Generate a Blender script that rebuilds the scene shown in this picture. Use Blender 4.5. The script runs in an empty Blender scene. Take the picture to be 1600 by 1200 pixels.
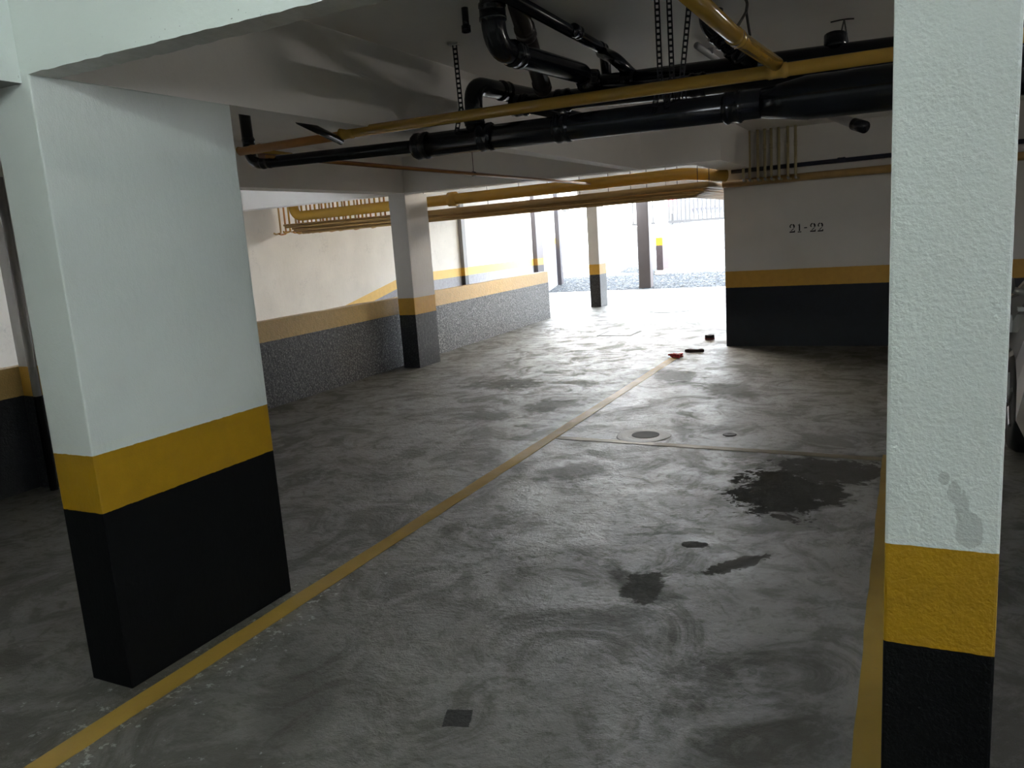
import bpy, bmesh, math, random
from mathutils import Vector, Matrix
random.seed(7)
C = bpy.context.scene.collection
PI = math.pi

# ------------------------------------------------------------------ camera
F_PX, PITCH, ROLL, YAW, EYE = 1235.73, -0.181306, -0.0696429, 0.468582, 1.55
CAM = (Matrix.Rotation(YAW, 3, 'Z') @ Matrix.Rotation(PI/2 + PITCH, 3, 'X') @ Matrix.Rotation(ROLL, 3, 'Z'))

def at(x, y, axis, v):
    """point on the plane axis = v that lies on the sight line of photo pixel (x, y)"""
    r = CAM @ Vector((x - 800, -(y - 600), -F_PX))
    o = Vector((0, 0, EYE)); i = 'XYZ'.index(axis)
    return o + r * ((v - o[i]) / r[i])

cam_d = bpy.data.cameras.new('camera'); cam = bpy.data.objects.new('camera', cam_d); C.objects.link(cam)
cam_d.sensor_width = 36; cam_d.lens = F_PX / 1600 * 36; cam_d.clip_start = .05; cam_d.clip_end = 300
cam.matrix_world = Matrix.Translation((0, 0, EYE)) @ CAM.to_4x4()
bpy.context.scene.camera = cam
for _k, _v in (('max_bounces', 14), ('diffuse_bounces', 10), ('glossy_bounces', 5)): setattr(bpy.context.scene.cycles, _k, _v)
vs = bpy.context.scene.view_settings
vs.view_transform = 'Standard'; vs.look = 'None'; vs.gamma = 1; vs.exposure = 1.38; vs.use_curve_mapping = False

# ------------------------------------------------------------------ node helpers
class NT:
    def __init__(s, name):
        s.m = bpy.data.materials.new(name); s.m.use_nodes = True
        s.t = s.m.node_tree; s.b = s.t.nodes['Principled BSDF']; s.geo = None
    def n(s, kind, **kw):
        x = s.t.nodes.new('ShaderNode' + kind)
        for k, v in kw.items(): setattr(x, k, v)
        return x
    def put(s, sock, v):
        if isinstance(v, bpy.types.NodeSocket): s.t.links.new(v, sock)
        elif v is not None:
            if hasattr(sock, 'default_value'):
                if sock.type == 'RGBA' and len(v) == 3: v = (*v, 1)
                sock.default_value = v
    def pos(s):
        if not s.geo: s.geo = s.n('NewGeometry')
        return s.geo.outputs['Position']
    def xyz(s):
        x = s.n('SeparateXYZ'); s.put(x.inputs[0], s.pos()); return x.outputs
    def math(s, op, a, b=None, c=None, clamp=False):
        x = s.n('Math', operation=op); x.use_clamp = clamp
        s.put(x.inputs[0], a)
        if b is not None: s.put(x.inputs[1], b)
        if c is not None: s.put(x.inputs[2], c)
        return x.outputs[0]
    def noise(s, scale, detail=4, rough=.55, vec=None, dist=0):
        x = s.n('TexNoise'); x.inputs['Scale'].default_value = scale; x.inputs['Detail'].default_value = detail
        x.inputs['Roughness'].default_value = rough; x.inputs['Distortion'].default_value = dist
        s.put(x.inputs['Vector'], vec or s.pos()); return x.outputs[0]
    def stretch(s, v):
        x = s.n('VectorMath', operation='MULTIPLY'); s.put(x.inputs[0], s.pos()); x.inputs[1].default_value = v
        return x.outputs[0]
    def ramp(s, f, lo, hi, a=0., b=1.):
        x = s.n('MapRange'); x.clamp = True
        s.put(x.inputs[0], f)
        for i, v in enumerate((lo, hi, a, b)): x.inputs[i+1].default_value = v
        return x.outputs[0]
    def mix(s, f, a, b):
        x = s.n('Mix', data_type='RGBA'); s.put(x.inputs[0], f); s.put(x.inputs[6], a); s.put(x.inputs[7], b)
        return x.outputs[2]
    def bump(s, h, strength=.3, dist=.01, normal=None):
        x = s.n('Bump'); x.inputs['Strength'].default_value = strength; x.inputs['Distance'].default_value = dist
        s.put(x.inputs['Height'], h)
        if normal: s.put(x.inputs['Normal'], normal)
        return x.outputs[0]
    def out(s, col=None, rough=None, normal=None, metal=0., spec=None, coat=0.):
        b = s.b
        s.put(b.inputs['Base Color'], col); s.put(b.inputs['Roughness'], rough)
        if normal: s.put(b.inputs['Normal'], normal)
        b.inputs['Metallic'].default_value = metal
        if spec is not None: b.inputs['Specular IOR Level'].default_value = spec
        b.inputs['Coat Weight'].default_value = coat
        return s.m

def plain(name, col, rough=.5, metal=0., var=.12, scale=6, bump=0., bscale=60, spec=.5):
    t = NT(name)
    f = t.noise(scale)
    c = t.mix(f, tuple(v*(1-var) for v in col), tuple(min(1, v*(1+var)) for v in col))
    nrm = t.bump(t.noise(bscale, 3), bump, .004) if bump else None
    return t.out(c, rough, nrm, metal, spec)

def emis(name, col, strength):
    t = NT(name); t.b.inputs['Emission Color'].default_value = (*col, 1); t.b.inputs['Emission Strength'].default_value = strength
    t.put(t.b.inputs['Base Color'], (.8, .8, .8)); return t.m

def drip(t, w, spots, k):
    x, y, z = t.xyz(); m = None
    n = t.math('MULTIPLY', t.math('SUBTRACT', t.noise(30, 4), .5), .9)
    for p, rx, rz in spots:
        u = t.math('MULTIPLY', t.math('SUBTRACT', x, p.x), 1/rx); v = t.math('MULTIPLY', t.math('SUBTRACT', z, p.z), 1/rz)
        d = t.math('ADD', t.math('SQRT', t.math('ADD', t.math('MULTIPLY', u, u), t.math('MULTIPLY', v, v))), n)
        b = t.ramp(d, .9, 1.0, 1, 0); m = b if m is None else t.math('MAXIMUM', m, b)
    return t.mix(m, w, tuple(v*k for v in WHITE_N))
def banded(name, white, yellow, black, z0=.685, z1=.898, zexpr=None, bump=.35, bscale=38, rough=.45, scuff=.0, stain=.0, rough_black=.4, streak=(1, 1, 1), spec_black=.5, spots=None, scuff_from=None):
    """wall paint: black skirting, yellow stripe, pale above"""
    t = NT(name); x, y, z = t.xyz()
    if zexpr: z = zexpr(t, x, y, z)
    z = t.math('ADD', z, t.math('MULTIPLY', t.math('SUBTRACT', t.noise(30, 2), .5), .006))
    big = t.noise(1.7, 4); fine = t.noise(14, 5, .6)
    w = t.mix(t.ramp(big, .3, .7), tuple(v*.93 for v in white), tuple(min(1, v*1.05) for v in white))
    if stain:
        sm = t.math('MULTIPLY', t.ramp(t.noise(2.1, 6, .7, dist=.6), .53, .72), t.ramp(t.noise(26, 4, .7), .45, .62))
        w = t.mix(t.math('MULTIPLY', sm, stain), w, tuple(v*.55 for v in white))
    if spots: w = drip(t, w, spots, .74)
    yl = t.mix(t.ramp(fine, .3, .7), tuple(v*.88 for v in yellow), yellow)
    bl = t.mix(t.ramp(fine, .35, .7), tuple(v*.7 for v in black), black)
    if scuff:
        m = t.math('MULTIPLY', t.ramp(t.noise(55, 5, .75), .50, .66), scuff)
        if scuff_from: m = t.math('MULTIPLY', m, t.ramp(t.math('ADD', y, t.math('MULTIPLY', t.noise(1.2, 4), 1.5)), *scuff_from, .04, 1))
        bl = t.mix(m, bl, (.55, .55, .54)); yl = t.mix(t.math('MULTIPLY', m, .5), yl, (.3, .22, .1))
    m1 = t.math('GREATER_THAN', z, z0); m2 = t.math('GREATER_THAN', z, z1)
    col = t.mix(m2, t.mix(m1, bl, yl), w)
    h = t.math('ADD', t.noise(bscale, 5, .62, vec=t.stretch(streak)), t.math('MULTIPLY', t.noise(bscale*4, 2), .35))
    nrm = t.bump(h, bump, .006)
    rg = t.math('ADD', t.math('MULTIPLY', m1, rough - rough_black), rough_black)
    t.put(t.b.inputs['Specular IOR Level'], t.math('ADD', t.math('MULTIPLY', m1, .5 - spec_black), spec_black))
    return t.out(col, rg, nrm)

# ------------------------------------------------------------------ mesh helpers
def put(name, bm, mat, parent=None, smooth=False):
    me = bpy.data.meshes.new(name)
    bmesh.ops.recalc_face_normals(bm, faces=bm.faces[:])
    bm.to_mesh(me); bm.free()
    if smooth:
        for p in me.polygons: p.use_smooth = True
    for m in (mat if isinstance(mat, (list, tuple)) else [mat]): me.materials.append(m)
    o = bpy.data.objects.new(name, me); C.objects.link(o)
    if parent:
        o.parent = parent
        o.matrix_parent_inverse = Matrix.Translation(-parent.location) @ Matrix.Identity(4) if parent.rotation_euler.z == 0 else parent_inv(parent)
    return o
def parent_inv(p):
    return (Matrix.Translation(p.location) @ Matrix.Rotation(p.rotation_euler.z, 4, 'Z')).inverted()
def tag(o, label, cat, group=None, kind=None):
    o['label'] = label; o['category'] = cat
    if group: o['group'] = group
    if kind: o['kind'] = kind
    return o
def thing(name, label, cat, loc, group=None):
    o = bpy.data.objects.new(name, None); C.objects.link(o); o.location = loc; o.empty_display_size = .1
    return tag(o, label, cat, group)
def box(bm, lo, hi, bevel=0.):
    r = bmesh.ops.create_cube(bm, size=1)
    c = [(a+b)/2 for a, b in zip(lo, hi)]; s = [abs(b-a) for a, b in zip(lo, hi)]
    for v in r['verts']: v.co = Vector([v.co[i]*s[i] + c[i] for i in range(3)])
    if bevel:
        ed = list({e for v in r['verts'] for e in v.link_edges})
        bmesh.ops.bevel(bm, geom=ed, offset=bevel, segments=2, affect='EDGES', profile=.6)
    return bm
def boxm(lo, hi, bevel=0.): return box(bmesh.new(), lo, hi, bevel)
def prism(bm, pts, d):
    """polygon (3-D points) pushed along vector d"""
    a = [bm.verts.new(p) for p in pts]; b = [bm.verts.new(Vector(p)+Vector(d)) for p in pts]
    bm.faces.new(a); bm.faces.new(b[::-1]); n = len(a)
    for i in range(n): bm.faces.new((a[i], b[i], b[(i+1) % n], a[(i+1) % n]))
    return bm
def rough_edges(bm, cuts=10, amp=.004):
    """hand-trowelled unevenness along a box"""
    bmesh.ops.subdivide_edges(bm, edges=bm.edges[:], cuts=cuts, use_grid_fill=True)
    for v in bm.verts: v.co += Vector((random.uniform(-amp, amp), random.uniform(-amp, amp), random.uniform(-amp, amp)*.5))
    return bm
def fillet(pts, rad, seg=7):
    pts = [Vector(p) for p in pts]
    if rad <= 0: return pts
    out = [pts[0]]
    for a, b, c in zip(pts, pts[1:], pts[2:]):
        u = (a-b).normalized(); w = (c-b).normalized()
        r = min(rad, (a-b).length*.48, (c-b).length*.48)
        p, q = b+u*r, b+w*r
        for k in range(seg+1):
            s = k/seg; out.append(p*(1-s)**2 + b*2*s*(1-s) + q*s*s)
    out.append(pts[-1]); return out
def tube(bm, pts, r, n=14, rad=0., cap=True, rs=None):
    pts = fillet(pts, rad)
    t0 = (pts[1]-pts[0]).normalized()
    up = Vector((0, 0, 1)) if abs(t0.z) < .9 else Vector((1, 0, 0))
    u = t0.cross(up).normalized(); rings = []
    for i, p in enumerate(pts):
        t = ((pts[min(i+1, len(pts)-1)] - pts[max(i-1, 0)])).normalized()
        u = (u - t*u.dot(t)).normalized(); v = t.cross(u)
        rr = rs[i] if rs else r
        rings.append([bm.verts.new(p + (u*math.cos(2*PI*k/n) + v*math.sin(2*PI*k/n))*rr) for k in range(n)])
    for a, b in zip(rings, rings[1:]):
        for k in range(n): bm.faces.new((a[k], a[(k+1) % n], b[(k+1) % n], b[k]))
    if cap: bm.faces.new(rings[0][::-1]); bm.faces.new(rings[-1])
    return bm
def tubem(pts, r, n=14, rad=0.): return tube(bmesh.new(), pts, r, n, rad)
def lathe(bm, prof, o, axis='Z', n=24):
    o = Vector(o); rings = []
    for r, h in prof:
        ring = []
        for k in range(n):
            a = 2*PI*k/n; c, s = math.cos(a)*r, math.sin(a)*r
            ring.append(bm.verts.new(o + Vector({'Z': (c, s, h), 'X': (h, c, s), 'Y': (c, h, s)}[axis])))
        rings.append(ring)
    for a, b in zip(rings, rings[1:]):
        for k in range(n): bm.faces.new((a[k], a[(k+1) % n], b[(k+1) % n], b[k]))
    bm.faces.new(rings[0][::-1]); bm.faces.new(rings[-1]); return bm
def coupling(p, d, r, L=.09):
    """pipe socket: a thicker sleeve with rims, centred on p along d"""
    d = Vector(d).normalized(); p = Vector(p)
    q = [p + d*(L*t) for t in (-.5, -.42, -.40, -.22, -.2, .2, .22, .40, .42, .5)]
    k = (1.02, 1.02, 1.14, 1.14, 1.09, 1.09, 1.14, 1.14, 1.02, 1.02)
    return tube(bmesh.new(), q, r, 16, rs=[r*v for v in k])
def copy_thing(src, delta, label=None, group=None):
    r = src.copy(); C.objects.link(r); r.location = Vector(src.location) + Vector(delta)
    if label: r['label'] = label
    if group: r['group'] = group
    for ch in list(src.children):
        c = ch.copy(); C.objects.link(c); c.parent = r
        for g in ch.children:
            d = g.copy(); C.objects.link(d); d.parent = c
    return r

# ------------------------------------------------------------------ materials
WHITE_N = (.635, .68, .65); WHITE = (.70, .70, .685); YEL = (.36, .20, .003); BLK = (.003, .0035, .004)
M = {}
M['pillar'] = banded('pillar_paint', WHITE_N, YEL, BLK, bump=.32, bscale=42, rough=.45, spec_black=.15, rough_black=.7, streak=(1, 1, .5))
M['pillar_knobbly'] = banded('pillar_lumpy_paint', WHITE_N, YEL, BLK, spots=[(at(1475, 747, 'Y', 1.664), .010, .014), (at(1490, 770, 'Y', 1.664), .011, .022), (at(1503, 795, 'Y', 1.664), .014, .03), (at(1515, 828, 'Y', 1.664), .024, .038)], bump=.6, bscale=34, rough=.45, spec_black=.15, rough_black=.7)
M['column'] = banded('column_paint', (.60, .585, .57), (.60, .34, .05), (.022, .024, .03), bump=.7, bscale=26, rough=.45, scuff=.15, rough_black=.42, streak=(1, 1, .4))
M['lowwall'] = banded('parapet_paint', (.6, .6, .58), (.72, .50, .19), (.03, .032, .038), bump=1.0, bscale=20, rough=.38, scuff_from=(5.2, 9.5), scuff=1.0, rough_black=.34)
M['wall'] = banded('bay_wall_paint', (.66, .64, .61), (.58, .33, .05), (.008, .011, .022), z0=.748, z1=.953, bump=.3, bscale=22, rough=.5, rough_black=.4)
def bz(t, x, y, z):
    lo = t.math('MULTIPLY', t.math('MAXIMUM', t.math('SUBTRACT', 13.4, y), 0), .2)
    hi = t.math('MULTIPLY', t.math('MAXIMUM', t.math('SUBTRACT', y, 20.0), 0), -.45)
    return t.math('ADD', z, t.math('ADD', lo, hi))
M['boundary'] = banded('boundary_wall_paint', (.74, .705, .64), (.80, .52, .12), (.32, .32, .35), z0=.80, z1=.98, zexpr=bz, bump=.5, bscale=16, rough=.6, scuff=.5, stain=.55, rough_black=.6, streak=(1, 1, .5))
M['white_out'] = plain('exterior_render', (.8, .8, .79), .8, var=.05, scale=3)
M['beam'] = plain('painted_concrete', (.80, .775, .75), .6, var=.08, scale=2.2, bump=.35, bscale=28)
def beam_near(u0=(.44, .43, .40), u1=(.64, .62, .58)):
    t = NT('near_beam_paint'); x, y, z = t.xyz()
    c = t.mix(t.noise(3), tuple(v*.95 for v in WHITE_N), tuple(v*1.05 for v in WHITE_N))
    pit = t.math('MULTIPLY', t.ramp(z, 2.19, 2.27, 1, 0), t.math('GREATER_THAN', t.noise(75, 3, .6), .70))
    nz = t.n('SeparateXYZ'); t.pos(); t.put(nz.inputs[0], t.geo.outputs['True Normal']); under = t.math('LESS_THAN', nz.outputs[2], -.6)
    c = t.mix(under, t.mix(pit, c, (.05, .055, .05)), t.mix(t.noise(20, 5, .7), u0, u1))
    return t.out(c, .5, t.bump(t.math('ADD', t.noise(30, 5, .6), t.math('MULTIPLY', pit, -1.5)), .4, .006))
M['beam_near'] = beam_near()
M['beam_shaded_under'] = beam_near((.16, .16, .15), (.24, .24, .22))  # darker underside colour stands in for the shade beneath this beam
M['soffit'] = plain('rough_soffit', (.50, .49, .47), .8, var=.2, scale=18, bump=.9, bscale=40)
M['black_pipe'] = plain('black_pipe_paint', (.008, .010, .016), .19, var=.3, scale=9, bump=.12, bscale=25)
M['brown_pipe'] = plain('brown_black_pipe_paint', (.020, .013, .012), .4, var=.3, scale=9)
M['yellow_pipe'] = plain('yellow_gas_paint', (.46, .27, .045), .14, var=.12, scale=7)
M['ochre_pipe'] = plain('ochre_gas_paint', (.42, .27, .10), .4, var=.3, scale=8)
M['orange_pipe'] = plain('orange_rust_paint', (.42, .18, .04), .45, var=.25, scale=8)
M['red_pipe'] = plain('russet_conduit', (.26, .13, .09), .35, var=.2, scale=8)
M['steel'] = plain('galvanised', (.45, .45, .46), .35, .9)
M['dark_steel'] = plain('dark_strap_steel', (.03, .03, .035), .45, .6)
M['wire'] = plain('wire', (.02, .02, .02), .6)
M['grey_pipe'] = plain('grey_conduit', (.35, .35, .36), .35)
M['cable'] = plain('pale_cable_cover', (.7, .68, .6), .3)
def line_mat(name, col, worn):
    t = NT(name)
    f = t.ramp(t.noise(38, 5, .7), .62, .75)
    c = t.mix(t.noise(9), tuple(v*.8 for v in col), col)
    c = t.mix(t.math('MULTIPLY', f, worn), c, (.2, .18, .15))
    return t.out(c, t.ramp(t.noise(5), .3, .7, .42, .62), t.bump(t.noise(60, 4), .25, .003))
M['line'] = line_mat('yellow_road_paint', (.46, .29, .05), .45)
M['line_faint'] = line_mat('faded_road_paint', (.21, .17, .10), .9)

# floor: trowelled, worn concrete
def floor_material():
    t = NT('worn_concrete'); x, y, z = t.xyz()
    big = t.noise(.55, 5, .6, dist=.4); mid = t.noise(2.6, 6, .65, dist=.5); fine = t.noise(48, 4, .7)
    col = t.mix(t.ramp(big, .32, .68), (.080, .075, .057), (.145, .140, .121))
    col = t.mix(t.math('MULTIPLY', t.ramp(mid, .50, .70), .55), col, (.072, .064, .050))
    col = t.mix(t.math('MULTIPLY', t.ramp(fine, .55, .8), .35), col, (.07, .068, .06))
    wob = t.n('TexNoise'); wob.inputs['Scale'].default_value = 5; wob.inputs['Detail'].default_value = 6; wob.inputs['Roughness'].default_value = .7
    t.put(wob.inputs['Vector'], t.pos())
    sw = t.n('SeparateXYZ'); t.put(sw.inputs[0], wob.outputs[1])
    rag = t.noise(7, 7, .72, dist=.7)
    def blob(p, rx, ry, rot=0., amp=.35, soft=.12):
        cx, cy = p[0], p[1]
        dx = t.math('SUBTRACT', x, cx); dy = t.math('SUBTRACT', y, cy)
        ca, sa = math.cos(rot), math.sin(rot)
        u = t.math('ADD', t.math('MULTIPLY', dx, ca/rx), t.math('MULTIPLY', dy, sa/rx))
        v = t.math('ADD', t.math('MULTIPLY', dx, -sa/ry), t.math('MULTIPLY', dy, ca/ry))
        u = t.math('ADD', u, t.math('MULTIPLY', t.math('SUBTRACT', sw.outputs[0], .5), amp*9))
        v = t.math('ADD', v, t.math('MULTIPLY', t.math('SUBTRACT', sw.outputs[1], .5), amp*9))
        d = t.math('SQRT', t.math('ADD', t.math('MULTIPLY', u, u), t.math('MULTIPLY', v, v)))
        d = t.math('ADD', d, t.math('MULTIPLY', t.math('SUBTRACT', rag, .5), 2.2))
        return t.ramp(d, 1-soft, 1+soft, 1, 0)
    m = None
    for px, py, rx, ry, rot, amp, k, soft in STAINS:
        b = t.math('MULTIPLY', blob(at(px, py, 'Z', 0), rx, ry, rot, amp, soft), k)
        m = b if m is None else t.math('MAXIMUM', m, b)
    col = t.mix(t.math('MULTIPLY', m, .72), col, (.052, .05, .044))
    # square-cut patch of old mortar
    dp = at(715, 1122, 'Z', 0)
    dx = t.math('SUBTRACT', x, dp.x); dy = t.math('SUBTRACT', y, dp.y)
    q = t.math('MAXIMUM', t.math('ABSOLUTE', t.math('ADD', t.math('MULTIPLY', dx, .93), t.math('MULTIPLY', dy, .37))),
               t.math('MULTIPLY', t.math('ABSOLUTE', t.math('SUBTRACT', t.math('MULTIPLY', dy, .93), t.math('MULTIPLY', dx, .30))), .95))
    q = t.math('ADD', q, t.math('MULTIPLY', t.math('SUBTRACT', t.noise(14, 3), .5), .02))
    patch = t.ramp(q, .043, .047, 1, 0)
    col = t.mix(patch, col, (.022, .022, .022))
    # flecks of white paint by the yellow line, under the left pillar and near the camera
    dl = t.math('ABSOLUTE', t.math('ADD', x, 2.42))
    near = t.math('MULTIPLY', t.ramp(dl, .07, .40, 1, 0), t.ramp(y, 2.7, 3.6, 1, 0))
    near2 = t.math("MULTIPLY", t.ramp(y, 1.6, 2.1, 1, 0), .72)
    thr = t.math('SUBTRACT', .78, t.math('MULTIPLY', t.math('MAXIMUM', near, near2), .206))
    fl = t.math('GREATER_THAN', t.noise(20, 5, .72), thr)
    col = t.mix(fl, col, (.40, .41, .39))
    cr = t.n('TexVoronoi', feature='DISTANCE_TO_EDGE'); cr.inputs['Scale'].default_value = .42
    wv = t.n('VectorMath', operation='MULTIPLY_ADD'); t.put(wv.inputs[0], wob.outputs[1]); wv.inputs[1].default_value = (.35, .35, 0); t.put(wv.inputs[2], t.pos())
    t.put(cr.inputs['Vector'], wv.outputs[0])
    crack = t.ramp(cr.outputs[0], .0, .006, 1, 0)
    col = t.mix(t.math('MULTIPLY', crack, .35), col, (.05, .048, .042))
    rg = t.ramp(t.noise(1.9, 6, .7, dist=.8), .36, .66, .32, .54)
    rg = t.math('ADD', rg, t.math('MULTIPLY', t.ramp(t.noise(17, 5, .7), .45, .7), .10))
    rg = t.math('ADD', rg, t.math('MULTIPLY', m, .32), clamp=True)
    mm = t.ramp(t.noise(2.3, 8, .72, dist=1.1), .47, .57)
    mm2 = t.ramp(t.noise(11, 6, .72, dist=.6), .52, .62)
    matte = t.math('MAXIMUM', t.math('MULTIPLY', mm, .75), t.math('MULTIPLY', mm2, .6))
    matte = t.math('MAXIMUM', matte, t.math('MAXIMUM', m, patch))
    rg = t.math('ADD', rg, t.math('MULTIPLY', matte, .12), clamp=True)
    col = t.mix(t.math('MULTIPLY', matte, .28), col, (.06, .055, .045))
    t.put(t.b.inputs['Specular IOR Level'], t.math('SUBTRACT', 1.0, t.math('MULTIPLY', matte, .85)))
    t.b.inputs['Coat Roughness'].default_value = .52
    cw = t.math('MULTIPLY', t.math('SUBTRACT', 1.0, matte), .45)
    h = t.math('ADD', t.math('MULTIPLY', t.noise(5, 8, .68, dist=.5), 1.0), t.math('MULTIPLY', t.noise(32, 6, .75), .85))
    h = t.math('SUBTRACT', h, t.math('MULTIPLY', crack, .15))
    nb_ = t.bump(h, .75, .024); r_ = t.out(col, rg, nb_)
    t.put(t.b.inputs['Coat Weight'], cw); t.put(t.b.inputs['Coat Normal'], nb_)
    return r_
STAINS = [(1225, 768, .30, .42, 0, .18, 1, .06), (1290, 735, .35, .30, .2, .25, .9, .1), (1005, 915, .085, .17, .3, .2, .8, .1), (1150, 882, .17, .05, .9, .2, .9, .08),
          (1085, 852, .06, .04, .2, .25, .9, .08), (975, 905, .05, .16, .8, .25, .5, .3), (790, 600, .42, .30, .3, .3, .6, .2), (860, 635, .25, .25, .4, .3, .5, .2),
          (755, 650, .30, .2, .2, .3, .5, .3), (900, 735, .26, .18, .6, .3, .5, .3), (1140, 610, .24, .4, .5, .3, .5, .3), (1055, 588, .22, .35, .5, .3, .5, .2), (470, 1090, .12, .30, .5, .3, .45, .6)]
M['floor'] = floor_material()
def cobble():
    t = NT('granite_setts')
    v = t.n('TexVoronoi', feature='DISTANCE_TO_EDGE'); v.inputs['Scale'].default_value = 11; t.put(v.inputs['Vector'], t.pos())
    c = t.n('TexVoronoi'); c.inputs['Scale'].default_value = 11; t.put(c.inputs['Vector'], t.pos())
    g = t.ramp(v.outputs[0], .02, .10)
    sp = t.n('SeparateColor'); t.put(sp.inputs[0], c.outputs['Color'])
    col = t.mix(sp.outputs[0], (.038, .045, .054), (.08, .084, .088))
    col = t.mix(g, (.022, .022, .022), col)
    return t.out(col, .95, t.bump(g, .8, .03), spec=.05)
M['cobble'] = cobble()

# ------------------------------------------------------------------ the setting
def struct(name, bm, mat, label, cat):
    return tag(put(name, bm, mat), label, cat, kind='structure')
CEIL = 2.62
fl = bmesh.new(); box(fl, (-6.25, -5, -.2), (4.6, 20.32, 0)); box(fl, (-9.0, 13.6, -.2), (-6.25, 20.32, 0)); box(fl, (-9, -5, -.2), (-6.25, .85, 0))
struct('floor', fl, M['floor'], 'grey stained concrete garage floor with damp patches and a glossy sheen', 'floor')
# descending ramp behind the parapet
bm = bmesh.new(); prism(bm, [(-9, 1.0, -2.5), (-9, 13.6, 0), (-9, 13.6, -.2), (-9, 1.0, -2.7)], (2.75, 0, 0))
struct('floor_ramp', bm, M['floor'], 'concrete ramp going down behind the low wall', 'ramp')
# driveway of setts rising to the gate
SL = .18; DY = 20.32
bm = bmesh.new(); prism(bm, [(-14, DY, 0), (-14, 29.6, (29.6-DY)*SL), (-14, 45, (29.6-DY)*SL), (-14, 45, -1), (-14, DY, -1)], (26, 0, 0))
struct('driveway', bm, M['cobble'], 'cobbled driveway rising in the daylight beyond the garage floor', 'driveway')
cb = bmesh.new(); box(cb, (-6.2, -5, CEIL), (4.6, DY, CEIL+.25)); box(cb, (-9.2, -5, CEIL), (-6.2, 18.5, CEIL+.25))
struct('ceiling', cb, M['beam'], 'grey painted concrete ceiling carrying the hanging pipes', 'ceiling')
ub = bmesh.new(); box(ub, (-6.2, -5, CEIL+.25), (4.6, DY, 13.0)); box(ub, (-9.2, -5, CEIL+.25), (-6.2, 18.5, 13))
struct('wall_upper', ub, M['white_out'], 'upper storeys of the building above the garage ceiling', 'building')
struct('wall_left', boxm((-9.25, -5, -3), (-9.0, 21.3, 2.95)), M['boundary'], 'tall cream boundary wall with stains and a yellow band behind the low wall', 'wall')
bm = bmesh.new(); prism(bm, [(-9.7, 21.3, -.5), (-9.7, 36, -.5), (-9.7, 36, 3.4), (-9.7, 21.3, 2.9)], (-.25, 0, 0))
struct('wall_outside', bm, M['white_out'], 'sunlit white wall beside the cobbled driveway outside', 'wall')
struct('wall_back', boxm((-9.2, -5.2, -3), (4.6, -5, CEIL)), M['beam'], 'plain wall behind the viewer', 'wall')
struct('bounce_yard', boxm((4.6, -9, -.25), (16, 9, -.03)), plain('bounce_yard_concrete', (.30, .325, .31), .8), 'unseen added daylit yard at the side of the garage', 'bounce_yard')  # unseen ground added to bounce daylight in through the side opening
struct('wall_ramp_block', boxm((-9, .85, -3), (-6.25, 1.0, -.0)), M['beam'], 'unseen wall added to block light at the low end of the ramp', 'wall')  # added to block sky light leaking in from below the floor
rw = bmesh.new(); box(rw, (4.6, -5.0, 0), (4.85, -1.7, CEIL)); box(rw, (4.6, .2, 0), (4.85, DY, CEIL)); box(rw, (4.6, -1.7, 0), (4.85, .2, 1.95))  # high gap added out of view to let light onto the near pillars
struct('wall_right', rw, M['wall'], 'banded wall at the right side of the garage', 'wall')
w21 = struct('wall_far', boxm((-2.062, 10.27, 0), (4.6, 10.45, CEIL)), M['wall'], 'grey wall with a dark blue base, ochre stripe and the stencilled number 21-22', 'wall')
# side wall behind it so that no daylight leaks round the far bays
struct('wall_inner', boxm((-1.88, 10.45, 0), (-1.70, DY, CEIL)), M['wall'], 'wall returning towards the exit behind the numbered wall', 'wall')

# beams
nb = boxm((-2.60, 1.746, 2.178), (4.6, 1.85, CEIL))
bmesh.ops.bisect_plane(nb, geom=nb.verts[:]+nb.edges[:]+nb.faces[:], plane_co=(0, 0, 2.20), plane_no=(0, 0, 1))
for k in range(1, 130):
    bmesh.ops.bisect_plane(nb, geom=nb.verts[:]+nb.edges[:]+nb.faces[:], plane_co=(-2.60+k*.03, 0, 0), plane_no=(1, 0, 0))
for v in nb.verts:
    if v.co.z < 2.18: v.co.z += random.uniform(-.001, .0025); v.co.y += random.uniform(-.004, .004)*(1 if v.co.y > 1.8 else .12)
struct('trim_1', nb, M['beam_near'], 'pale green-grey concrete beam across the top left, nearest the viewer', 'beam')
struct('trim_2', boxm((-2.775, -5, 2.155), (-2.59, 1.745, CEIL)), M['beam_shaded_under'], 'beam running towards the viewer above the narrow face of the left pillar', 'beam')
struct('trim_3', boxm((-2.69, 1.84, 2.181), (-2.553, 8.45, CEIL)), M['beam'], 'long grey beam running back from the left pillar under the pipes', 'beam')
struct('trim_4', boxm((-5.83, -5, 2.195), (-5.57, 8.45, CEIL)), M['beam'], 'grey beam in line with the column standing on the low wall', 'beam')
struct('trim_5', boxm((-9.0, 8.44, 2.192), (-1.72, 8.70, CEIL)), M['beam'], 'grey cross beam resting on the column at the low wall', 'beam')
struct('trim_6', boxm((-2.06, 8.70, 2.192), (-1.72, 10.28, CEIL)), M['beam'], 'short beam joining the cross beam to the left end of the numbered wall', 'beam')
struct('trim_7', boxm((-6.2, 20.02, 2.36), (4.6, DY, CEIL)), M['beam'], 'edge beam over the mouth of the garage', 'beam')
struct('trim_8', boxm((-6.2, 15.86, 2.34), (-1.9, 16.2, CEIL)), M['beam'], 'cross beam over the farther banded column', 'beam')

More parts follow.
